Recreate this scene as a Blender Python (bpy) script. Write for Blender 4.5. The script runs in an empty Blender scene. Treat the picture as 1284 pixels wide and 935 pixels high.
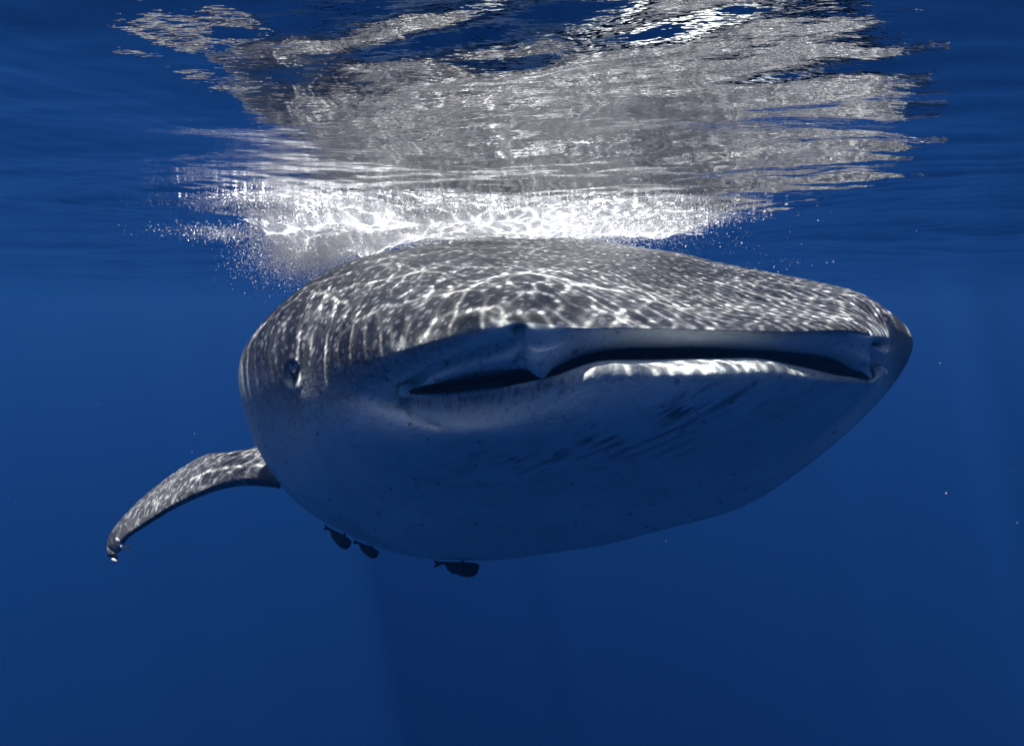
import bpy, bmesh, math, random
import numpy as np
from mathutils import Vector, Matrix
from mathutils.bvhtree import BVHTree

random.seed(7)
rng = np.random.RandomState(7)
sc = bpy.context.scene
col = sc.collection

# ------------------------------------------------------------------ camera
PW, PH = 1284.0, 935.0
FPX = 917.0                      # focal length in photo pixels
PITCH = math.atan(88.0 / FPX)    # camera looks slightly down
SURF = 0.37                      # mean water surface above the camera (camera is the origin)
cam_d = bpy.data.cameras.new("camera")
cam = bpy.data.objects.new("camera", cam_d)
col.objects.link(cam)
cam_d.sensor_width = 36.0
cam_d.lens = 36.0 * FPX / PW
cam_d.clip_start = 0.05
cam_d.clip_end = 500.0
cam.location = (0, 0, 0)
cam.rotation_euler = (math.radians(90) - PITCH, 0, 0)
sc.camera = cam

# ------------------------------------------------------------------ light
SUN_TRAVEL = Vector((0.21, -0.09, -1.0)).normalized()
to_sun = -SUN_TRAVEL
elev = math.asin(to_sun.z)
azim = math.atan2(to_sun.x, to_sun.y)
world = bpy.data.worlds.new("World")
sc.world = world
world.use_nodes = True
wn = world.node_tree.nodes
wl = world.node_tree.links
sky = wn.new("ShaderNodeTexSky")
sky.sky_type = 'NISHITA'
sky.sun_disc = False
sky.sun_elevation = elev
sky.sun_rotation = azim
bg = wn["Background"]
bg.inputs["Strength"].default_value = 0.10
wl.new(sky.outputs[0], bg.inputs["Color"])
sun_d = bpy.data.lights.new("sun", 'SUN')
sun_d.energy = 5.0
sun_d.angle = math.radians(1.1)
sun_d.color = (1.0, 0.99, 0.975)
sun = bpy.data.objects.new("sun", sun_d)
col.objects.link(sun)
sun.location = (0, 3, 12)
sun.rotation_euler = SUN_TRAVEL.to_track_quat('-Z', 'Y').to_euler()

sc.view_settings.view_transform = 'Standard'
sc.view_settings.look = 'None'
sc.view_settings.gamma = 1.0
sc.view_settings.exposure = 0.55
cy = sc.cycles
cy.max_bounces = 8
cy.diffuse_bounces = 4
cy.glossy_bounces = 4
cy.transmission_bounces = 4
cy.transparent_max_bounces = 16
cy.volume_bounces = 3
cy.sample_clamp_indirect = 3.0
cy.use_denoising = True
try:
    cy.denoiser = 'OPENIMAGEDENOISE'
except Exception:
    pass

# ------------------------------------------------------------------ helpers
cp, sp = math.cos(PITCH), math.sin(PITCH)


def at(px, py, Y):
    """world point on the photo ray of a pixel, at distance Y ahead of the camera"""
    px = np.asarray(px, float); py = np.asarray(py, float); Y = np.asarray(Y, float)
    cx = (px - PW / 2) / FPX
    czz = (PH / 2 - py) / FPX
    dy = cp + czz * sp
    dz = -sp + czz * cp
    k = Y / dy
    return np.stack([cx * k, Y + 0 * k, dz * k], -1)


def project(P):
    x, y, z = P[..., 0], P[..., 1], P[..., 2]
    f = y * cp - z * sp
    u = y * sp + z * cp
    f = np.where(np.abs(f) < 1e-6, 1e-6, f)
    return PW / 2 + FPX * x / f, PH / 2 - FPX * u / f


def setprops(o, label=None, cat=None, group=None, kind=None):
    if label: o["label"] = label
    if cat: o["category"] = cat
    if group: o["group"] = group
    if kind: o["kind"] = kind
    return o


def empty(name, loc, label, cat, group=None):
    o = bpy.data.objects.new(name, None)
    o.empty_display_size = 0.1
    col.objects.link(o)
    o.location = loc
    return setprops(o, label, cat, group)


def grid_mesh(name, P, close_u=False, attrs=None, mat=None, parent=None, smooth=True, caps=()):
    """P: (rows, cols, 3) array -> one quad mesh"""
    R, Cn = P.shape[:2]
    idx = np.arange(R * Cn).reshape(R, Cn)
    if close_u:
        nx = np.roll(idx, -1, 1)
        a, b, c, d = idx[:-1], nx[:-1], nx[1:], idx[1:]
    else:
        a, b, c, d = idx[:-1, :-1], idx[:-1, 1:], idx[1:, 1:], idx[1:, :-1]
    q = np.stack([a, b, c, d], -1).reshape(-1, 4)
    me = bpy.data.meshes.new(name)
    nv, nf = R * Cn, len(q)
    me.vertices.add(nv)
    me.vertices.foreach_set("co", P.reshape(-1).astype(np.float32))
    me.loops.add(nf * 4)
    me.loops.foreach_set("vertex_index", q.reshape(-1).astype(np.int32))
    me.polygons.add(nf)
    me.polygons.foreach_set("loop_start", (np.arange(nf) * 4).astype(np.int32))
    me.polygons.foreach_set("use_smooth", np.full(nf, smooth))
    me.update(calc_edges=True)
    for k, v in (attrs or {}).items():
        at_ = me.attributes.new(k, 'FLOAT', 'POINT')
        at_.data.foreach_set("value", v.reshape(-1).astype(np.float32))
    if mat: me.materials.append(mat)
    o = bpy.data.objects.new(name, me)
    col.objects.link(o)
    if parent: o.parent = parent
    return o


def raw_mesh(name, V, F, mat=None, parent=None, smooth=True):
    me = bpy.data.meshes.new(name)
    me.from_pydata([tuple(v) for v in V], [], [tuple(f) for f in F])
    me.polygons.foreach_set("use_smooth", np.full(len(me.polygons), smooth))
    me.update()
    if mat: me.materials.append(mat)
    o = bpy.data.objects.new(name, me)
    col.objects.link(o)
    if parent: o.parent = parent
    return o


def sstep(a, b, x):
    t = np.clip((x - a) / (b - a), 0, 1)
    return t * t * (3 - 2 * t)


def catmull(P, u, closed):
    """P: (n, ..., d) control values, u: sample positions in control index units"""
    n = len(P)
    i = np.floor(u).astype(int)
    f = (u - i)
    if not closed:
        i = np.clip(i, 0, n - 2); f = u - i
    def g(k):
        return P[k % n] if closed else (P[np.clip(k, 0, n - 1)])
    p0, p1, p2, p3 = g(i - 1), g(i), g(i + 1), g(i + 2)
    sh = (len(u),) + (1,) * (P.ndim - 1)
    f = f.reshape(sh)
    return 0.5 * ((2 * p1) + (-p0 + p2) * f + (2 * p0 - 5 * p1 + 4 * p2 - p3) * f ** 2
                  + (-p0 + 3 * p1 - 3 * p2 + p3) * f ** 3)


def poly_dist(px, py, pts):
    best = np.full(px.shape, 1e9)
    for (x0, y0), (x1, y1) in zip(pts[:-1], pts[1:]):
        dx, dy = x1 - x0, y1 - y0
        t = np.clip(((px - x0) * dx + (py - y0) * dy) / (dx * dx + dy * dy), 0, 1)
        best = np.minimum(best, np.hypot(px - x0 - t * dx, py - y0 - t * dy))
    return best


class NT:
    """tiny node-tree writer"""
    def __init__(self, name):
        self.m = bpy.data.materials.new(name)
        self.m.use_nodes = True
        self.t = self.m.node_tree
        self.t.nodes.clear()
        self.out = self.t.nodes.new("ShaderNodeOutputMaterial")
    def n(self, kind, **kw):
        nd = self.t.nodes.new("ShaderNode" + kind)
        for k, v in kw.items():
            setattr(nd, k, v)
        return nd
    def l(self, a, b):
        self.t.links.new(a, b)
    def val(self, sock, v):
        if hasattr(v, "is_output"):
            self.l(v, sock)
        else:
            sock.default_value = v
    def math(self, op, a, b=0.0, c=None, clamp=False):
        nd = self.n("Math", operation=op, use_clamp=clamp)
        self.val(nd.inputs[0], a); self.val(nd.inputs[1], b)
        if c is not None: self.val(nd.inputs[2], c)
        return nd.outputs[0]
    def mix(self, f, a, b):
        nd = self.n("Mix", data_type='RGBA')
        self.val(nd.inputs[0], f); self.val(nd.inputs[6], a); self.val(nd.inputs[7], b)
        return nd.outputs[2]
    def ramp(self, f, lo, hi, smooth=True):
        nd = self.n("MapRange", interpolation_type='SMOOTHSTEP' if smooth else 'LINEAR')
        self.val(nd.inputs[0], f)
        nd.inputs[1].default_value = lo; nd.inputs[2].default_value = hi
        nd.inputs[3].default_value = 0.0; nd.inputs[4].default_value = 1.0
        return nd.outputs[0]
    def noise(self, vec, scale, detail=4.0, rough=0.55, dist=0.0):
        nd = self.n("TexNoise")
        if vec is not None: self.l(vec, nd.inputs["Vector"])
        nd.inputs["Scale"].default_value = scale
        nd.inputs["Detail"].default_value = detail
        nd.inputs["Roughness"].default_value = rough
        nd.inputs["Distortion"].default_value = dist
        return nd.outputs[0]
    def attr(self, name):
        return self.n("Attribute", attribute_name=name).outputs["Fac"]
    def mapping(self, vec, rot=(0, 0, 0), scale=(1, 1, 1)):
        nd = self.n("Mapping")
        self.l(vec, nd.inputs[0])
        nd.inputs["Rotation"].default_value = rot
        nd.inputs["Scale"].default_value = scale
        return nd.outputs[0]


def rgb(v, g=None, b=None):
    if g is None: return (v, v, v, 1)
    return (v, g, b, 1)


# ------------------------------------------------------------------ water waves
comps = []          # (kx, ky, amplitude, phase, wavelength)
def add_waves(n, lmin, lmax, slope, main_dir, spread):
    for k in range(n):
        lam = lmin * (lmax / lmin) ** ((k + rng.rand()) / n)
        ang = main_dir + rng.randn() * spread
        kk = 2 * math.pi / lam
        amp = slope / kk * math.sqrt(2.0 / n) * (0.6 + 0.8 * rng.rand())
        comps.append((kk * math.cos(ang), kk * math.sin(ang), amp, rng.rand() * 6.283, lam))
add_waves(6, 2.5, 9.0, 0.018, math.radians(85), 0.4)
add_waves(7, 1.4, 2.5, 0.020, math.radians(80), 0.5)
add_waves(10, 0.6, 1.6, 0.040, math.radians(95), 0.6)
add_waves(12, 0.17, 0.6, 0.062, math.radians(94), 0.5)
add_waves(12, 0.07, 0.16, 0.056, math.radians(88), 0.7)
add_waves(12, 0.030, 0.056, 0.036, math.radians(15), 0.5)


def patch_gain(x, y):
    """ripples come in gusts: calm and rough patches"""
    g = 0.75 + 0.45 * np.sin(1.7 * x + 0.9 * y + 1.0) * np.sin(2.3 * y - 0.8 * x + 0.4)
    return np.clip(g, 0.15, 1.3)


def wave(x, y, spacing):
    h = np.zeros_like(x)
    g = patch_gain(x, y)
    for kx, ky, a, p, lam in comps:
        w = sstep(2.5, 5.0, lam / spacing)
        h += a * np.sin(kx * x + ky * y + p) * w * ((g if lam > 0.06 else 0.12 * g) if lam < 0.5 else 1.0)
    return h


def axis(segs, growth, far_lo, far_hi):
    """segs: list of (start, end, step) dense parts; then geometric growth to the far limits"""
    pts = []
    for a, b, st in segs:
        pts += list(np.arange(a, b - 1e-9, st))
    pts.append(segs[-1][1])
    st = segs[-1][2]; v = pts[-1]
    while v < far_hi:
        st *= growth; v += st; pts.append(v)
    st = segs[0][2]; v = pts[0]; lo = []
    while v > far_lo:
        st *= growth; v -= st; lo.append(v)
    return np.array(lo[::-1] + pts)

xs = axis([(-18, -7, 0.22), (-7, -2.4, 0.07), (-2.4, -1.1, 0.014), (-1.1, 1.55, 0.0054), (1.55, 2.6, 0.014), (2.6, 7, 0.07), (7, 18, 0.22)], 1.10, -115, 115)
ys = axis([(0.7, 1.7, 0.011), (1.7, 3.1, 0.0054), (3.1, 4.2, 0.012), (4.2, 6.0, 0.025), (6.0, 13.0, 0.08), (13.0, 28.0, 0.25)], 1.08, -85, 115)
X, Yg = np.meshgrid(xs, ys)
spx = np.gradient(xs)[None, :]; spy = np.gradient(ys)[:, None]
spc = np.maximum(spx, spy) + 0 * X
Z = SURF + wave(X, Yg, spc)

# light focused by the ripples: sun rays bent by every wave slope, gathered at the shark's depth
def focus_map(x0, x1, y0, y1, st=0.0026, cell=0.005):
    bx = np.arange(x0, x1 + cell, cell); by = np.arange(y0, y1 + cell, cell)
    H = np.zeros((len(bx) - 1, len(by) - 1))
    gx = np.arange(x0, x1, st)
    for ya in np.arange(y0, y1, 0.5):
        A, B = np.meshgrid(gx, np.arange(ya, min(ya + 0.5, y1), st))
        sx = np.zeros_like(A); sy = np.zeros_like(A)
        fine = 0.8 + 0.5 * sstep(-0.3, 0.5, A + 0.25 * np.sin(3.1 * B))     # ripples finer towards one side
        coarse = 1.22 - 0.64 * sstep(-0.35, 0.35, A + 0.2 * np.sin(2.3 * B))
        for kx, ky, a, p, lam in comps:
            if lam > 1.0: continue
            reach = 0.26 if lam > 0.165 else (0.18 if lam > 0.06 else 0.14)  # how far each size of ripple bends the rays
            if lam > 0.06: reach = reach * coarse
            c = (reach * a) * np.cos(kx * A + ky * B + p)
            if lam < 0.06: c = c * fine
            sx += kx * c; sy += ky * c
        H += np.histogram2d((A - sx).ravel(), (B - sy).ravel(), [bx, by])[0]
    H /= (cell / st) ** 2
    k = np.array([0.10, 0.80, 0.10])
    for ax in (0, 1):
        H = np.apply_along_axis(lambda r: np.convolve(r, k, 'same'), ax, H)
    return bx[:-1] + cell / 2, by[:-1] + cell / 2, H

mx0, mx1, my0, my1 = -1.9, 2.1, 1.3, 4.4
fbx, fby, FM = focus_map(mx0, mx1, my0, my1)
ix = np.clip(((X - fbx[0]) / (fbx[1] - fbx[0])), 0, len(fbx) - 1.001)
iy = np.clip(((Yg - fby[0]) / (fby[1] - fby[0])), 0, len(fby) - 1.001)
i0 = ix.astype(int); j0 = iy.astype(int); fx = ix - i0; fy = iy - j0
foc = (FM[i0, j0] * (1 - fx) * (1 - fy) + FM[i0 + 1, j0] * fx * (1 - fy)
       + FM[i0, j0 + 1] * (1 - fx) * fy + FM[i0 + 1, j0 + 1] * fx * fy)
edge = (sstep(mx0 + .1, mx0 + .4, X) * sstep(mx1 - .1, mx1 - .4, X)
        * sstep(my0 + .1, my0 + .4, Yg) * sstep(my1 - .1, my1 - .4, Yg))
foc = np.clip(foc, 0.0, 6.0) ** 1.25
foc /= foc[(edge > 0.99)].mean()
foc = np.clip(foc, 0.0, 6.0) * edge + (1 - edge) * 1.0
# the longer waves gather the sun into broad soft shafts
lap = np.zeros_like(X)
for kx, ky, a, p, lam in comps:
    if 0.6 < lam < 3.0:
        lap += (kx * kx + ky * ky) * a * np.sin(kx * X + ky * Yg + p) * sstep(2.5, 5.0, lam / spc)
foc *= np.clip(1.0 + 1.1 * lap, 0.45, 2.2)

m = NT("water_surface")
geo = m.n("NewGeometry")
bn = m.noise(m.mapping(geo.outputs["Position"], scale=(0.55, 1.3, 1)), 24.0, 3.0, 0.55)
bump = m.n("Bump")
bump.inputs["Strength"].default_value = 0.28
bump.inputs["Distance"].default_value = 0.006
dist = m.n("VectorMath", operation='LENGTH'); m.l(geo.outputs["Position"], dist.inputs[0])
far = m.ramp(dist.outputs["Value"], 5.0, 14.0)
farn = m.math('MULTIPLY', m.math('MULTIPLY', m.noise(geo.outputs["Position"], 1.1, 3.0, 0.5), far), 14.0)
m.l(m.math('ADD', bn, farn), bump.inputs["Height"])
fr = m.n("Fresnel"); fr.inputs["IOR"].default_value = 1.333
m.l(bump.outputs[0], fr.inputs["Normal"])
tr = m.n("BsdfTransparent")
comb = m.n("CombineColor")
f_ = m.attr("focus")
for k in range(3): m.l(f_, comb.inputs[k])
m.l(comb.outputs[0], tr.inputs[0])
gl = m.n("BsdfGlossy"); gl.inputs["Roughness"].default_value = 0.0
gl.inputs["Color"].default_value = rgb(0.97)
m.l(bump.outputs[0], gl.inputs["Normal"])
ms = m.n("MixShader")
m.l(fr.outputs[0], ms.inputs[0]); m.l(tr.outputs[0], ms.inputs[1]); m.l(gl.outputs[0], ms.inputs[2])
m.l(ms.outputs[0], m.out.inputs["Surface"])
water = grid_mesh("water_surface", np.stack([X, Yg, Z], -1), attrs={"focus": foc}, mat=m.m)
setprops(water, kind="structure")


def surf_z(x, y, spacing=0.01):
    x = np.atleast_1d(np.asarray(x, float)); y = np.atleast_1d(np.asarray(y, float))
    return SURF + wave(x, y, np.full_like(x, spacing))

# ------------------------------------------------------------------ shark body
RINGS = [
 # mouth, deep
 [(600,470,2.90),(620,462,2.85),(660,455,2.80),(710,448,2.75),(780,444,2.75),(860,444,2.75),(930,446,2.8),(980,450,2.85),(1000,456,2.9),(980,458,2.85),(930,458,2.8),(860,458,2.75),(780,460,2.75),(710,464,2.75),(660,470,2.8),(620,473,2.85)],
 # mouth, behind the lips
 [(516,491,2.37),(552,480,2.25),(614,469,2.17),(672,459,2.12),(762,442,2.13),(870,440,2.17),(968,443,2.25),(1040,451,2.32),(1082,472,2.42),(1046,468,2.32),(958,455,2.22),(860,452,2.14),(764,454,2.10),(694,474,2.12),(624,484,2.17),(558,492,2.24)],
 # lip edges
 [(506,492,2.30),(545,480,2.18),(610,469,2.09),(668,459,2.04),(760,437,2.035),(870,435,2.075),(970,438,2.155),(1042,449,2.26),(1090,475,2.38),(1052,470,2.21),(960,455,2.07),(860,452,1.975),(760,453,1.965),(690,474,2.00),(620,484,2.08),(550,492,2.19)],
 # lip fronts
 [(500,497,2.33),(538,464,2.16),(604,449,2.055),(668,432,1.985),(760,421,1.98),(870,420,2.02),(975,423,2.10),(1055,431,2.225),(1101,473,2.42),(1060,481,2.19),(962,472,1.985),(860,475,1.895),(760,476,1.905),(688,494,1.98),(610,508,2.09),(535,515,2.21)],
 # brow and chin
 [(440,492,2.38),(488,440,2.20),(568,410,2.06),(650,394,1.985),(750,402,1.965),(870,407,2.005),(990,411,2.09),(1078,412,2.235),(1114,444,2.44),(1072,500,2.38),(968,525,2.13),(865,540,2.01),(755,550,1.985),(670,552,2.03),(580,550,2.09),(495,532,2.25)],
 # crown, cheek and throat
 [(370,482,2.62),(420,408,2.48),(520,362,2.40),(640,343,2.38),(760,350,2.38),(880,367,2.42),(1000,382,2.50),(1078,392,2.56),(1116,433,2.62),(1070,510,2.62),(978,570,2.47),(862,604,2.40),(746,620,2.36),(640,622,2.35),(530,605,2.42),(430,560,2.50)],
 # widest outline
 [(302,472,3.05),(350,383,3.0),(462,322,3.15),(630,296,3.4),(770,306,3.4),(900,329,3.25),(1020,354,3.08),(1072,382,2.92),(1108,436,2.86),(1054,520,2.92),(986,588,2.86),(880,647,2.86),(740,683,2.9),(610,698,2.95),(480,688,3.05),(355,612,3.05)],
]
rings = [at(*np.array(r).T) for r in RINGS]
angs = []
def body_ring(cx, cyy, w, top, bot, lat, sq=0.9):
    """cross-section further back: control angles matched to the front rings"""
    out = []
    for k in range(16):
        t = math.pi - 2 * math.pi * k / 16.0
        c, s = math.cos(t), math.sin(t)
        c = math.copysign(abs(c) ** sq, c); s = math.copysign(abs(s) ** sq, s)
        z = (top + bot) / 2 + (top - bot) / 2 * s
        out.append((cx + w * c * lat[0], cyy + w * c * lat[1], z))
    return np.array(out)
lat = (0.94, 0.34)
rings += [
 body_ring(-0.02, 4.0, 1.00, 0.285, -0.98, lat),
 body_ring(-0.50, 5.2, 0.86, 0.25, -0.86, lat),
 body_ring(-1.05, 6.6, 0.62, 0.17, -0.66, (0.92, 0.39)),
 body_ring(-1.70, 8.0, 0.38, 0.06, -0.48, (0.9, 0.43)),
 body_ring(-2.35, 9.3, 0.17, -0.05, -0.32, (0.9, 0.43)),
 body_ring(-2.70, 10.0, 0.05, -0.10, -0.24, (0.9, 0.43)),
]
CT = np.stack(rings, 0)                       # rings x 16 x 3
seg = [10, 16, 34, 48, 60, 50, 30, 16, 12, 10, 8, 6]
NU = 560
uu = np.arange(NU) / NU * 16.0
C1 = np.stack([catmull(r, uu, True) for r in CT], 0)
vv = np.concatenate([np.arange(n) / n + k for k, n in enumerate(seg)] + [[len(seg)]])
P = catmull(C1, vv, False)
SV = np.repeat(vv[:, None], NU, 1)
px, py = project(P)


def normals(P):
    du = np.roll(P, -1, 1) - np.roll(P, 1, 1)
    dv = np.gradient(P, axis=0)
    n = np.cross(du, dv)
    n /= np.linalg.norm(n, axis=-1, keepdims=True) + 1e-12
    return n

N = normals(P)
# orientation: make normals point outwards (lip/brow rings face the camera)
front = P[120:140].mean((0, 1))
if (N[110, 100] @ (P[110, 100] - front)) < 0: N = -N
is_front = (SV > 1.6) & (SV < 6.0)
disp = np.zeros(px.shape)
def gauss(cx, cy_, rx, ry=None, rot=0.0):
    ry = ry or rx
    c, s = math.cos(rot), math.sin(rot)
    a = (px - cx) * c + (py - cy_) * s; b = -(px - cx) * s + (py - cy_) * c
    return np.exp(-(a / rx) ** 2 - (b / ry) ** 2)
def groove(pts, w, d):
    return -d * np.exp(-(poly_dist(px, py, pts) / w) ** 2)
# nasal flap and nostril, image left
disp += 0.046 * gauss(685, 435, 22, 18) + 0.042 * gauss(674, 450, 12, 13)
disp += groove([(650, 428), (655, 440), (652, 450)], 5, 0.012)
disp += -0.060 * gauss(648, 415, 8, 9) - 0.020 * gauss(655, 428, 7, 12)
# nasal flap and nostril, image right
disp += 0.030 * gauss(1074, 447, 20, 16) - 0.030 * gauss(1107, 432, 7, 6)
disp += groove([(1096, 440), (1096, 456), (1102, 466)], 6, 0.030)
# labial fold and mouth-corner creases
disp += groove([(508, 487), (540, 466), (590, 448), (642, 434)], 5, 0.034)
disp += 0.014 * np.exp(-(poly_dist(px, py, [(540, 474), (590, 460), (640, 448)]) / 8) ** 2)
disp += groove([(500, 486), (505, 504), (520, 522), (546, 533)], 4, 0.018)
disp += 0.006 * gauss(570, 515, 38, 16, -0.2)
disp += groove([(640, 394), (700, 404), (760, 410)], 10, 0.010)
disp += groove([(740, 411), (800, 414), (900, 415), (1010, 417), (1090, 420)], 3.0, 0.004)
# socket round the eye
disp += -0.009 * gauss(370, 469, 8, 12) + 0.003 * np.exp(-((np.hypot((px - 369) / 12, (py - 468) / 18) - 1) / 0.28) ** 2)
# lumpy hide
for kx, ky, kz, a, p in [(5, 3, 7, .006, .3), (9, -6, 5, .004, 1.2), (-13, 8, 11, .0025, 2.1), (21, 17, -9, .0012, .7)]:
    disp += a * np.sin(kx * P[..., 0] + ky * P[..., 1] + kz * P[..., 2] + p)
lipz = np.exp(-((SV - 2.6) / 0.5) ** 2)
disp += lipz * (0.0010 * np.sin(px / 5.3 + 0.7 * np.sin(py / 6.0)) + 0.0022 * np.sin(px / 17.0 + 1.3) + 0.0006 * np.sin(px / 2.9 + py / 4.0))
P = P + N * (disp * is_front)[..., None]

# pigment and painted shade (where the dark back ends, where the mouth lining starts)
brow = np.array([(200, 470), (300, 505), (338, 535), (372, 535), (430, 508), (480, 480), (560, 434), (600, 417), (640, 403), (720, 411), (850, 414), (1000, 418), (1085, 420), (1110, 421), (1160, 430)], float)  # dark back; lowered on the left cheek to paint its shade in
bl = np.interp(px, brow[:, 0], brow[:, 1])
d_front = np.clip((np.interp(px, [330, 480, 640, 1080, 1120], [40, 30, 6, 6, 20]) - (py - bl))
                / np.interp(px, [330, 480, 640, 1080, 1120], [130, 85, 12, 12, 44]), 0, 1)
d_back = sstep(-0.45, -0.15, P[..., 2])
wb = sstep(5.7, 6.3, SV)
dorsal_and_shade = d_front * (1 - wb) + d_back * wb
dorsal_and_shade = np.where(SV < 3.0, 0.0, dorsal_and_shade)
under_lip = (np.arange(NU)[None, :] > NU / 2) & (SV < 5)
ufrac = uu[None, :] + 0 * SV
low_side = sstep(8.0, 8.6, ufrac) * sstep(15.6, 13.6, ufrac)
dorsal_and_shade = dorsal_and_shade * (1 - low_side * sstep(6.2, 5.4, SV))
mouth = np.maximum(sstep(2.12, 1.75, SV), is_front * np.clip(1.5 * gauss(648, 415, 7, 8) + 1.2 * gauss(1107, 432, 5, 5), 0, 1))  # nostril pits blackened with the lining colour, as painted shade
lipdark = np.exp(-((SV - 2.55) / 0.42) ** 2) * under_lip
streak = np.clip(np.exp(-((px - 800) / 190) ** 2 - ((py - 530 + (px - 800) * 0.25) / 45) ** 2), 0, 1) * is_front * under_lip
mott = (np.exp(-((px - 640) / 150) ** 2 - ((py - 470) / 60) ** 2) + 0.8 * np.exp(-((px - 450) / 90) ** 2 - ((py - 470) / 40) ** 2)
        + np.exp(-((px - 1080) / 40) ** 2 - ((py - 440) / 35) ** 2)) * is_front

tip = sstep(1098, 1132, px) * is_front * sstep(535, 470, py)  # shade around the far nostril and snout end, painted as dark grey


def hide_material(name, fin=False):
    m = NT(name)
    tc = m.n("TexCoord").outputs["Object"]
    wob = m.n("VectorMath", operation='ADD')
    nz = m.n("TexNoise"); m.l(tc, nz.inputs["Vector"]); nz.inputs["Scale"].default_value = 9.0; nz.inputs["Detail"].default_value = 3
    scv = m.n("VectorMath", operation='SCALE'); m.l(nz.outputs["Color"], scv.inputs[0]); scv.inputs["Scale"].default_value = 0.06
    m.l(tc, wob.inputs[0]); m.l(scv.outputs[0], wob.inputs[1])
    vo = m.n("TexVoronoi", feature='F1'); m.l(wob.outputs[0], vo.inputs["Vector"])
    vo.inputs["Scale"].default_value = 28.0; vo.inputs["Randomness"].default_value = 0.75
    spots = m.math('SUBTRACT', 1.0, m.ramp(vo.outputs["Distance"], 0.20, 0.40))
    vo2 = m.n("TexVoronoi", feature='F1'); m.l(wob.outputs[0], vo2.inputs["Vector"])
    vo2.inputs["Scale"].default_value = 38.0
    spots2 = m.math('MULTIPLY', m.math('SUBTRACT', 1.0, m.ramp(vo2.outputs["Distance"], 0.12, 0.32)), 0.35)
    sp_ = m.math('MAXIMUM', spots, spots2)
    n1 = m.noise(tc, 6.0, 5.0, 0.6)
    n2 = m.noise(tc, 45.0, 4.0, 0.6)
    n3 = m.ramp(m.noise(tc, 2.6, 3.0, 0.5), 0.36, 0.62)
    base = m.mix(m.ramp(n1, 0.3, 0.7), rgb(0.056, 0.056, 0.056), rgb(0.145, 0.145, 0.145))
    base = m.mix(m.math('MULTIPLY', n2, 0.5), base, rgb(0.15, 0.15, 0.15))
    base = m.mix(n3, m.mix(0.55, base, rgb(0.030, 0.029, 0.028)), base)
    spotc = m.mix(m.ramp(n2, 0.3, 0.7), rgb(0.29, 0.29, 0.29), rgb(0.46, 0.46, 0.458))
    dors = m.mix(sp_ if fin else m.math('MULTIPLY', sp_, m.ramp(m.attr('dorsal_and_shade'), 0.75, 1.0)), base, spotc)  # spots fade out over the painted cheek shade
    if fin:
        fs = m.mapping(m.mapping(tc, rot=(0, math.radians(-35), 0)), scale=(3.0, 9.0, 26.0))
        fst = m.ramp(m.noise(fs, 1.8, 4.0, 0.6, 0.4), 0.48, 0.66)
        colr = m.mix(m.math('MULTIPLY', fst, 0.75), m.mix(0.5, base, rgb(0.02)), spotc)
        colr = m.mix(m.math('MULTIPLY', sp_, 0.25), colr, spotc)
    else:
        # pale belly, with dark scratches swept along the throat and blotches round the mouth
        pale = m.mix(m.ramp(n1, 0.3, 0.75), rgb(0.72, 0.79, 0.75), rgb(0.88, 0.93, 0.88))
        mp = m.mapping(m.mapping(tc, rot=(0, math.radians(33), 0)), scale=(4.0, 4.0, 30.0))
        st = m.ramp(m.noise(mp, 1.6, 4.0, 0.6, 0.3), 0.45, 0.60)
        mpw = m.ramp(m.noise(tc, 5.0, 2.0), 0.36, 0.54)
        pale = m.mix(m.math('MULTIPLY', m.math('MULTIPLY', st, mpw), m.math('MULTIPLY', m.attr("streak"), 0.9)), pale, rgb(0.07, 0.08, 0.09))
        # faint old scrapes and soft grey clouding over the whole underside
        mp2 = m.mapping(m.mapping(tc, rot=(0, math.radians(18), 0)), scale=(5.0, 5.0, 70.0))
        scr = m.ramp(m.noise(mp2, 1.3, 3.0, 0.5, 0.6), 0.60, 0.68)
        pale = m.mix(m.math('MULTIPLY', m.math('MULTIPLY', scr, m.ramp(m.noise(tc, 3.1, 2.0), 0.45, 0.6)), 0.35), pale, rgb(0.22, 0.23, 0.23))
        pale = m.mix(m.math('MULTIPLY', m.math('SUBTRACT', 1.0, n3), 0.10), pale, rgb(0.45, 0.49, 0.48))
        bl_ = m.ramp(m.noise(tc, 42.0, 4.0, 0.65), 0.54, 0.68)
        pale = m.mix(m.math('MULTIPLY', bl_, m.math('MULTIPLY', m.attr("mottle"), 0.75)), pale, rgb(0.06, 0.065, 0.075))
        vo3 = m.n("TexVoronoi", feature='F1'); m.l(wob.outputs[0], vo3.inputs["Vector"]); vo3.inputs["Scale"].default_value = 11.0
        fl = m.math('SUBTRACT', 1.0, m.ramp(vo3.outputs["Distance"], 0.07, 0.13))
        pale = m.mix(m.math('MULTIPLY', fl, 0.6), pale, rgb(0.10, 0.11, 0.12))
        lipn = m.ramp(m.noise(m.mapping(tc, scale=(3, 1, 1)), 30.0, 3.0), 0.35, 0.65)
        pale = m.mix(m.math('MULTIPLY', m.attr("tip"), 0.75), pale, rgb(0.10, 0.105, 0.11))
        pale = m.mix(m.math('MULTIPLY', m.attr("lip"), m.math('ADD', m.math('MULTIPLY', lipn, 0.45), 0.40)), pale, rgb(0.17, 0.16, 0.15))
        dd = m.math('ADD', m.attr("dorsal_and_shade"), m.math('MULTIPLY', m.math('SUBTRACT', m.math('ADD', n2, n1), 1.0), 0.65))
        colr = m.mix(m.ramp(dd, 0.12, 0.88, False), pale, dors)
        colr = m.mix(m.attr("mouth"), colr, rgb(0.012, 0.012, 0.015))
    bs = m.n("BsdfPrincipled")
    m.l(colr, bs.inputs["Base Color"])
    bs.inputs["Roughness"].default_value = 0.55
    bs.inputs["Specular IOR Level"].default_value = 0.15
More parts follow.
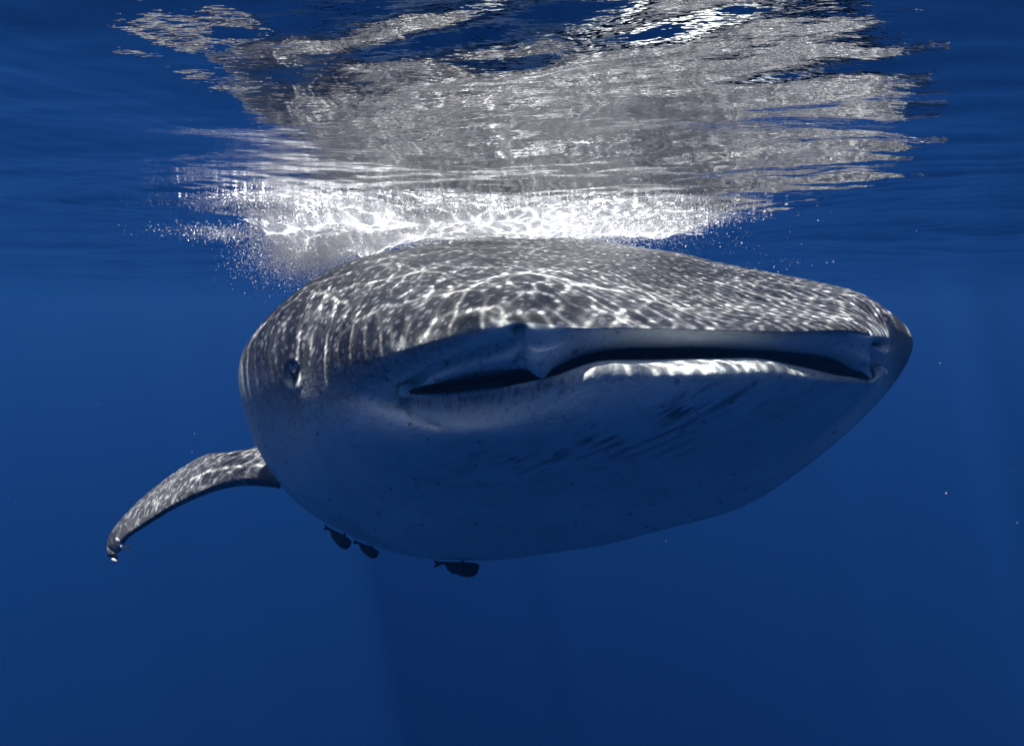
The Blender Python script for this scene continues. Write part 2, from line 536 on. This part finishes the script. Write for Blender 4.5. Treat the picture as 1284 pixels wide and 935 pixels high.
    b = m.n("Bump"); b.inputs["Strength"].default_value = 0.5; b.inputs["Distance"].default_value = 0.006
    hh = m.math('ADD', m.noise(tc, 70.0, 4.0, 0.6), m.math('MULTIPLY', m.noise(tc, 14.0, 3.0), 1.2))
    m.l(hh, b.inputs["Height"])
    m.l(b.outputs[0], bs.inputs["Normal"])
    m.l(bs.outputs[0], m.out.inputs["Surface"])
    return m.m

hide = hide_material("spotted_hide")
fin_hide = hide_material("fin_hide", True)
shark = empty("whale_shark", (0, 0, 0), "huge spotted whale shark with pale belly and wide closed mouth just under the water surface", "shark")
body = grid_mesh("body", P, close_u=True, mat=hide, parent=shark,
                 attrs={"dorsal_and_shade": dorsal_and_shade, "mouth": mouth, "lip": lipdark, "streak": streak, "mottle": mott, "tip": tip})
bme = bmesh.new(); bme.from_mesh(body.data)
bmesh.ops.recalc_face_normals(bme, faces=bme.faces)
bme.to_mesh(body.data)
bvh = BVHTree.FromBMesh(bme)
bme.free()


def hit(px_, py_):
    d = Vector(at(px_, py_, 1.0)).normalized()
    loc, nor, _, dist = bvh.ray_cast(Vector((0, 0, 0)), d)
    if loc is None: return None
    if nor.dot(d) > 0: nor = -nor
    return loc, nor

# ------------------------------------------------------------------ eyes
def simple_mat(name, c, rough=0.5, spec=0.3, nscale=40.0, var=0.35, trans=0.0):
    m = NT(name)
    tc = m.n("TexCoord").outputs["Object"]
    nz = m.noise(tc, nscale, 4.0, 0.6)
    dark = tuple(v * (1 - var) for v in c) + (1,)
    lite = tuple(min(1, v * (1 + var)) for v in c) + (1,)
    cc = m.mix(m.ramp(nz, 0.3, 0.7), dark, lite)
    bs = m.n("BsdfPrincipled")
    m.l(cc, bs.inputs["Base Color"])
    bs.inputs["Roughness"].default_value = rough
    bs.inputs["Specular IOR Level"].default_value = spec
    b = m.n("Bump"); b.inputs["Strength"].default_value = 0.25; b.inputs["Distance"].default_value = 0.003
    m.l(nz, b.inputs["Height"]); m.l(b.outputs[0], bs.inputs["Normal"])
    m.l(bs.outputs[0], m.out.inputs["Surface"])
    return m.m

eye_mat = simple_mat("eye_dark", (0.012, 0.012, 0.014), 0.06, 0.6)
iris_mat = simple_mat("iris_grey", (0.035, 0.034, 0.033), 0.2, 0.5)
lid_mat = simple_mat("eyelid_hide", (0.085, 0.084, 0.083), 0.55, 0.2)


def sphere_pts(r, nu=20, nv=12, sx=1, sy=1, sz=1, v0=0.0, v1=math.pi):
    th = np.linspace(v0, v1, nv)[:, None]; ph = np.linspace(0, 2 * math.pi, nu, endpoint=False)[None, :]
    return np.stack([r * sx * np.sin(th) * np.cos(ph), r * sy * np.sin(th) * np.sin(ph), r * sz * np.cos(th) + 0 * ph], -1)

def frame_from_normal(n, up=Vector((0, 0, 1))):
    n = n.normalized(); x = up.cross(n).normalized(); y = n.cross(x)
    return Matrix((x, y, n)).transposed()

def put_eye(loc, nor, k=0.50):
    M = frame_from_normal(nor)
    def tf(A, off=0.0):
        return np.array([[list(loc + M @ Vector((p[0], p[1], p[2] + off)) * k) for p in r] for r in A])
    eb = grid_mesh("eye", tf(sphere_pts(0.024, sx=1.0, sy=1.15, sz=0.85), 0.002), close_u=True, mat=iris_mat, parent=shark)
    grid_mesh("pupil", tf(sphere_pts(0.0150, sx=0.95, sy=1.25, sz=0.5), 0.0165), close_u=True, mat=eye_mat, parent=eb)
    # folded lid: a torus-like rim
    a = np.linspace(0, 2 * math.pi, 28, endpoint=False)[None, :]; b = np.linspace(0, 2 * math.pi, 9)[:, None]
    rr = 0.0270 + 0.0045 * np.cos(b)
    T = np.stack([rr * np.cos(a) * 0.95, rr * np.sin(a) * 1.25, 0.006 * np.sin(b) + 0.001 + 0.003 * np.sin(a)], -1)
    grid_mesh("eyelid", tf(T), close_u=True, mat=lid_mat, parent=eb)

h = hit(370, 469)
if h: put_eye(h[0] + h[1] * 0.004, h[1])

# ------------------------------------------------------------------ pectoral fin
def make_fin():
    lead = [(352, 606, 2.98), (318, 600, 3.0), (285, 604, 3.02), (250, 617, 3.05), (215, 634, 3.08), (185, 653, 3.12), (158, 672, 3.16), (149, 690, 3.20), (143, 704, 3.24)]
    trail = [(345, 540, 3.50), (318, 560, 3.48), (288, 566, 3.50), (258, 570, 3.52), (222, 590, 3.50), (180, 622, 3.44), (147, 656, 3.34), (134, 680, 3.29), (140, 703, 3.27)]
    L = catmull(at(*np.array(lead).T), np.linspace(0, 8, 64), False)
    T = catmull(at(*np.array(trail).T), np.linspace(0, 8, 64), False)
    rows = []
    n = 28
    for k in range(64):
        s = k / 63.0
        th = 0.052 * (1 - s) ** 0.8 + 0.012
        e = np.linspace(0, 2 * math.pi, n, endpoint=False)
        c = 0.5 * (1 - np.cos(e))                      # 0 lead .. 1 trail .. 0
        prof = np.where(e < math.pi, 0.8, -2.5) * th * (1.1 * np.sqrt(np.clip(c, 0, 1)) * (1 - c) + 0.03 * np.sin(np.pi * c))
        chord = T[k] - L[k]
        span = (L[min(k + 1, 63)] - L[max(k - 1, 0)])
        up = np.cross(chord, span); up /= np.linalg.norm(up) + 1e-9
        if up[2] < 0: up = -up
        taper = 1.0 if s < .97 else max(0.15, (1 - s) / .03)
        rows.append(L[k] + c[:, None] * chord + up * (prof * taper)[:, None])
    A = np.array(rows)
    o = grid_mesh("pectoral_fin", A, close_u=True, mat=fin_hide, parent=shark)
    return A
finA = make_fin()
white = simple_mat("pale_skin_scrap", (0.75, 0.76, 0.76), 0.5, 0.2)
for (a, b) in [((146, 674), (150, 684)), ((150, 684), (158, 687)), ((158, 687), (163, 682)), ((157, 686), (165, 691)), ((140, 700), (147, 706))]:
    V = []; F = []
    p, q = Vector(at(a[0], a[1], 3.18)), Vector(at(b[0], b[1], 3.18))
    d = (q - p); side = d.cross(Vector((0, 1, 0))).normalized()
    for t, w in ((0, .004), (.35, .010), (.7, .009), (1, .003)):
        c = p + d * t
        for s1, s2 in ((1, 0), (0, 1), (-1, 0), (0, -1)):
            V.append(c + side * (w * s1 * random.uniform(.7, 1.3)) + Vector((0, 1, 0)) * (w * .7 * s2))
    for k in range(3):
        for j in range(4):
            F.append((k * 4 + j, k * 4 + (j + 1) % 4, k * 4 + 4 + (j + 1) % 4, k * 4 + 4 + j))
    F.append((3, 2, 1, 0)); F.append((12, 13, 14, 15))
    raw_mesh("frayed_skin", V, F, white, shark)["label"] = "white frayed scrap of skin at the fin tip"

# ------------------------------------------------------------------ remoras under the belly
fish_mat = simple_mat("dark_fish_skin", (0.03, 0.03, 0.034), 0.45, 0.3)
def remora(px_, py_, Y, size, yaw, pitch, label):
    """flat-headed sucker fish; nose along +x, sucker disc on top"""
    root = empty("remora", Vector(at(px_, py_, Y)), label, "fish", "remoras under the whale shark's belly")
    root.rotation_euler = (0, pitch, yaw)
    L = size
    st = np.linspace(0, 1, 26)
    half_w = L * 0.13 * np.clip(np.sin(np.pi * np.clip(st, .0, 1) ** 0.62), 0.0, 1) ** .7 + L * 0.006
    low = L * 0.30 * np.clip(np.sin(np.pi * st ** 0.58), 0, 1) ** 0.8 * np.where(st > .55, 1 - 0.75 * sstep(.55, .95, st), 1) + L * .008
    top = L * 0.03 * np.ones_like(st)
    rows = []
    for k, s in enumerate(st):
        e = np.linspace(0, 2 * math.pi, 20, endpoint=False)
        y = half_w[k] * np.cos(e)
        z = np.where(np.sin(e) > 0, top[k] * np.sin(e), low[k] * np.sin(e))
        rows.append(np.stack([np.full(20, L * (0.5 - s)), y, z], -1))
    b = grid_mesh("body", np.array(rows), close_u=True, mat=fish_mat, parent=root)
    # tail fin, forked sheet with thickness
    def plate(name, outline, thick, plane):
        n = len(outline); Vv = []
        for s in (-1, 1):
            for a, c in outline:
                Vv.append((a, s * thick, c) if plane == 'xz' else (a, c, s * thick))
        Ff = [tuple(range(n))[::-1], tuple(range(n, 2 * n))] + [(k, (k + 1) % n, n + (k + 1) % n, n + k) for k in range(n)]
        return raw_mesh(name, Vv, Ff, fish_mat, root, smooth=False)
    plate("tail_fin", [(-.44 * L, .02 * L), (-.44 * L, -.05 * L), (-.56 * L, -.10 * L), (-.66 * L, -.13 * L), (-.60 * L, -.03 * L), (-.66 * L, .06 * L), (-.55 * L, .04 * L)], .006 * L, 'xz')
    plate("anal_fin", [(-.05 * L, -.22 * L), (-.16 * L, -.26 * L), (-.32 * L, -.14 * L), (-.34 * L, -.08 * L)], .006 * L, 'xz')
    # pectoral fins
    for s in (-1, 1):
        plate("pectoral_fin", [(.16 * L, s * .11 * L), (.02 * L, s * .24 * L), (-.04 * L, s * .22 * L), (.06 * L, s * .10 * L)], .006 * L, 'xy')
    # sucker disc with ridges
    d = plate("sucker_disc", [(L * .46 * math.cos(a) * .38 + .24 * L, L * .09 * math.sin(a)) for a in np.linspace(0, 2 * math.pi, 14, endpoint=False)], .035 * L, 'xy')
    return root

remora(425, 671, 2.88, 0.14, math.radians(-35), math.radians(16), "dark remora hanging beneath the belly nearest the pectoral fin")
remora(461, 686, 2.86, 0.115, math.radians(-28), math.radians(14), "smallest dark remora, between the two others under the belly")
remora(576, 707, 2.84, 0.165, math.radians(-12), math.radians(0), "largest dark remora, tail showing, below the lowest part of the belly")

# ------------------------------------------------------------------ foam and bubbles
def foam_mat(name):
    m = NT(name)
    geo = m.n("NewGeometry")
    df = m.n("BsdfDiffuse"); df.inputs[0].default_value = rgb(0.92)
    tl = m.n("BsdfTranslucent"); tl.inputs[0].default_value = rgb(0.95)
    ms = m.n("MixShader"); ms.inputs[0].default_value = 0.8
    m.l(df.outputs[0], ms.inputs[1]); m.l(tl.outputs[0], ms.inputs[2])
    tp = m.n("BsdfTransparent"); m2 = m.n("MixShader"); m2.inputs[0].default_value = 0.42
    m.l(ms.outputs[0], m2.inputs[1]); m.l(tp.outputs[0], m2.inputs[2])
    m.l(m2.outputs[0], m.out.inputs["Surface"])
    return m.m
foam_m = foam_mat("white_foam")

OCT_V = np.array([(1, 1, 1), (1, -1, -1), (-1, 1, -1), (-1, -1, 1)], float) * 0.72
OCT_F = np.array([(0, 1, 2), (0, 3, 1), (0, 2, 3), (1, 3, 2)])

def bubble_cloud(name, pts, rad, mat, kind="stuff", label=None, cat=None):
    n = len(pts)
    sc_ = rad[:, None] * (0.7 + 0.6 * rng.rand(n, 3))
    th = rng.rand(n) * 6.283
    ov = OCT_V[None] * sc_[:, None, :]
    c, s = np.cos(th)[:, None], np.sin(th)[:, None]
    ov = np.stack([ov[..., 0] * c - ov[..., 1] * s, ov[..., 0] * s + ov[..., 1] * c, ov[..., 2]], -1)
    Vv = (pts[:, None, :] + ov).reshape(-1, 3)
    Ff = (OCT_F[None] + (np.arange(n) * 4)[:, None, None]).reshape(-1, 3)
    me = bpy.data.meshes.new(name)
    me.vertices.add(len(Vv)); me.vertices.foreach_set("co", Vv.reshape(-1).astype(np.float32))
    me.loops.add(len(Ff) * 3); me.loops.foreach_set("vertex_index", Ff.reshape(-1).astype(np.int32))
    me.polygons.add(len(Ff)); me.polygons.foreach_set("loop_start", (np.arange(len(Ff)) * 3).astype(np.int32))
    me.polygons.foreach_set("use_smooth", np.full(len(Ff), True))
    me.update(calc_edges=True)
    me.materials.append(mat)
    o = bpy.data.objects.new(name, me); col.objects.link(o)
    return setprops(o, label, cat, None, kind)

def fnoise(x, y, seed, oct=4):
    r = np.random.RandomState(seed); v = np.zeros_like(x); a = 1.0; f = 1.0
    for _ in range(oct):
        for _ in range(3):
            ang = r.rand() * 6.283; v += a / 3 * np.sin(f * (x * math.cos(ang) + y * math.sin(ang)) + r.rand() * 6.283)
        a *= 0.6; f *= 2.1
    return v

# a soft lumpy sheet of froth clinging to the underside of the water, ragged at its edges
def froth_density(x, y):
    u = (x + 0.07) / (0.96 + 0.16 * fnoise(0 * x, y * 4.0, 31, 3)); v = (y - 3.25) / 0.88
    return np.maximum(np.exp(-(np.abs(u) ** 3.0)) * np.exp(-v * v), 0.95 * np.exp(-((x + 0.86) / 0.24) ** 2 - ((y - 3.2) / 0.35) ** 2)) + 0.16 * fnoise(x * 3.0, y * 3.4, 21, 3) + 0.10 * fnoise(x * 13, y * 16, 22, 3)
ax = np.arange(-1.45, 1.4, 0.009); ay = np.arange(2.35, 4.95, 0.011)
AX, AY = np.meshgrid(ax, ay)
D = froth_density(AX, AY)
lump = 0.5 + 0.5 * fnoise(AX * 9, AY * 9, 23, 4)
AZ = surf_z(AX.ravel(), AY.ravel(), 0.03).reshape(AX.shape) - 0.004 - 0.085 * sstep(0.42, 1.0, D) * np.clip(0.35 + 0.8 * lump, 0.1, 1.6) - 0.006 * np.clip(fnoise(AX * 40, AY * 40, 24, 3), -1, 1)
AZ -= 0.12 * np.exp(-((AX + 0.86) / 0.20) ** 2 - ((AY - 3.2) / 0.30) ** 2) * np.clip(0.6 + 0.7 * lump, 0.2, 1.5)
AZ = np.minimum(AZ, surf_z(AX.ravel(), AY.ravel(), 0.03).reshape(AX.shape) - 0.004)
froth = grid_mesh("froth", np.stack([AX, AY, AZ], -1), mat=foam_m)
setprops(froth, kind="stuff")
okf = (D + 0.10 * rng.randn(*D.shape)) > 0.42
fm_ = okf[:-1, :-1] & okf[1:, 1:] & okf[:-1, 1:]
bmf = bmesh.new(); bmf.from_mesh(froth.data); bmf.faces.ensure_lookup_table()
flat = fm_.ravel()
bmesh.ops.delete(bmf, geom=[f for f in bmf.faces if not flat[f.index]], context='FACES')
bmf.to_mesh(froth.data); bmf.free()
# the splash where the back meets the surface: (x, y) on the surface, thick in the middle
n0 = 520000
fxp = rng.uniform(-1.45, 1.35, n0); fyp = rng.uniform(2.4, 4.9, n0)
u = (fxp + 0.09) / (0.95 + 0.2 * fnoise(0 * fxp, fyp * 4.0, 31, 3)); v = (fyp - 3.3) / 0.92
dens = np.exp(-(np.abs(u) ** 3.2)) * np.exp(-v * v) * 1.25
nz = fnoise(fxp * 5, fyp * 7, 3) + 0.6 * fnoise(fxp * 2.2, fyp * 2.6, 11, 2)
dens = dens * (0.75 + 0.55 * nz)
keep = rng.rand(n0) < np.clip(dens - 0.16, 0, 1) ** 1.3
fxp, fyp, dens = fxp[keep], fyp[keep], dens[keep]
dz = rng.exponential(0.014, len(fxp)) * (0.25 + 1.0 * dens)
fz = surf_z(fxp, fyp, 0.02) - 0.004 - dz
pts = np.stack([fxp, fyp, fz], -1)
rad = np.clip(rng.lognormal(math.log(0.0014), 0.5, len(pts)), 0.0008, 0.006)
print("foam bits", len(pts))
bubble_cloud("foam", pts, rad, foam_m)
# bubbles driven down past the left shoulder, and flecks off the right one
def blob(n, c, s):
    return np.array(c)[None] + rng.randn(n, 3) * np.array(s)[None]
cl = np.concatenate([blob(26000, (-0.90, 3.2, 0.215), (0.105, 0.12, 0.062)), blob(14000, (-0.80, 3.3, 0.27), (0.12, 0.2, 0.05)),
                     blob(2600, (-1.18, 3.1, 0.29), (0.12, 0.12, 0.014)),
                     blob(11000, (0.22, 3.5, 0.30), (0.28, 0.3, 0.028)),
                     blob(60, (0.94, 3.2, 0.24), (0.10, 0.2, 0.04)), blob(40, (1.12, 3.05, 0.16), (0.10, 0.15, 0.012))])
cl = cl[cl[:, 2] < surf_z(cl[:, 0], cl[:, 1], 0.02) - 0.004]
bubble_cloud("bubbles", cl, np.clip(rng.lognormal(math.log(0.0013), 0.5, len(cl)), 0.0007, 0.005), foam_m)
# specks drifting in the water
sp_n = 260
sY = rng.uniform(1.2, 4.0, sp_n)
spk = at(rng.uniform(0, PW, sp_n), rng.uniform(60, 700, sp_n), sY)
spk = spk[spk[:, 2] < SURF - .08]
qx, qy = project(spk)
spk = spk[(qx < 300) | (qx > 1140) | (np.arange(len(spk)) % 12 == 0)]
bubble_cloud("drifting_specks", spk, rng.lognormal(math.log(0.0007), 0.5, len(spk)), foam_m)

# ------------------------------------------------------------------ the water itself (haze)
hm = NT("blue_water")
pv = hm.n("VolumePrincipled")
pv.inputs["Color"].default_value = (0.0155, 0.094, 0.318, 1)
pv.inputs["Density"].default_value = 0.035
pv.inputs["Anisotropy"].default_value = 0.22
hm.l(pv.outputs[0], hm.out.inputs["Volume"])
try: hm.m.cycles.homogeneous_volume = True
except Exception: pass
x0, x1, y0, y1, z0, z1 = -125, 125, -95, 125, -80, SURF + 0.35
V = [(x, y, z) for z in (z0, z1) for y in (y0, y1) for x in (x0, x1)]
F = [(0, 2, 3, 1), (4, 5, 7, 6), (0, 1, 5, 4), (2, 6, 7, 3), (0, 4, 6, 2), (1, 3, 7, 5)]
hz = raw_mesh("haze", V, F, hm.m, None, False)
setprops(hz, kind="stuff")
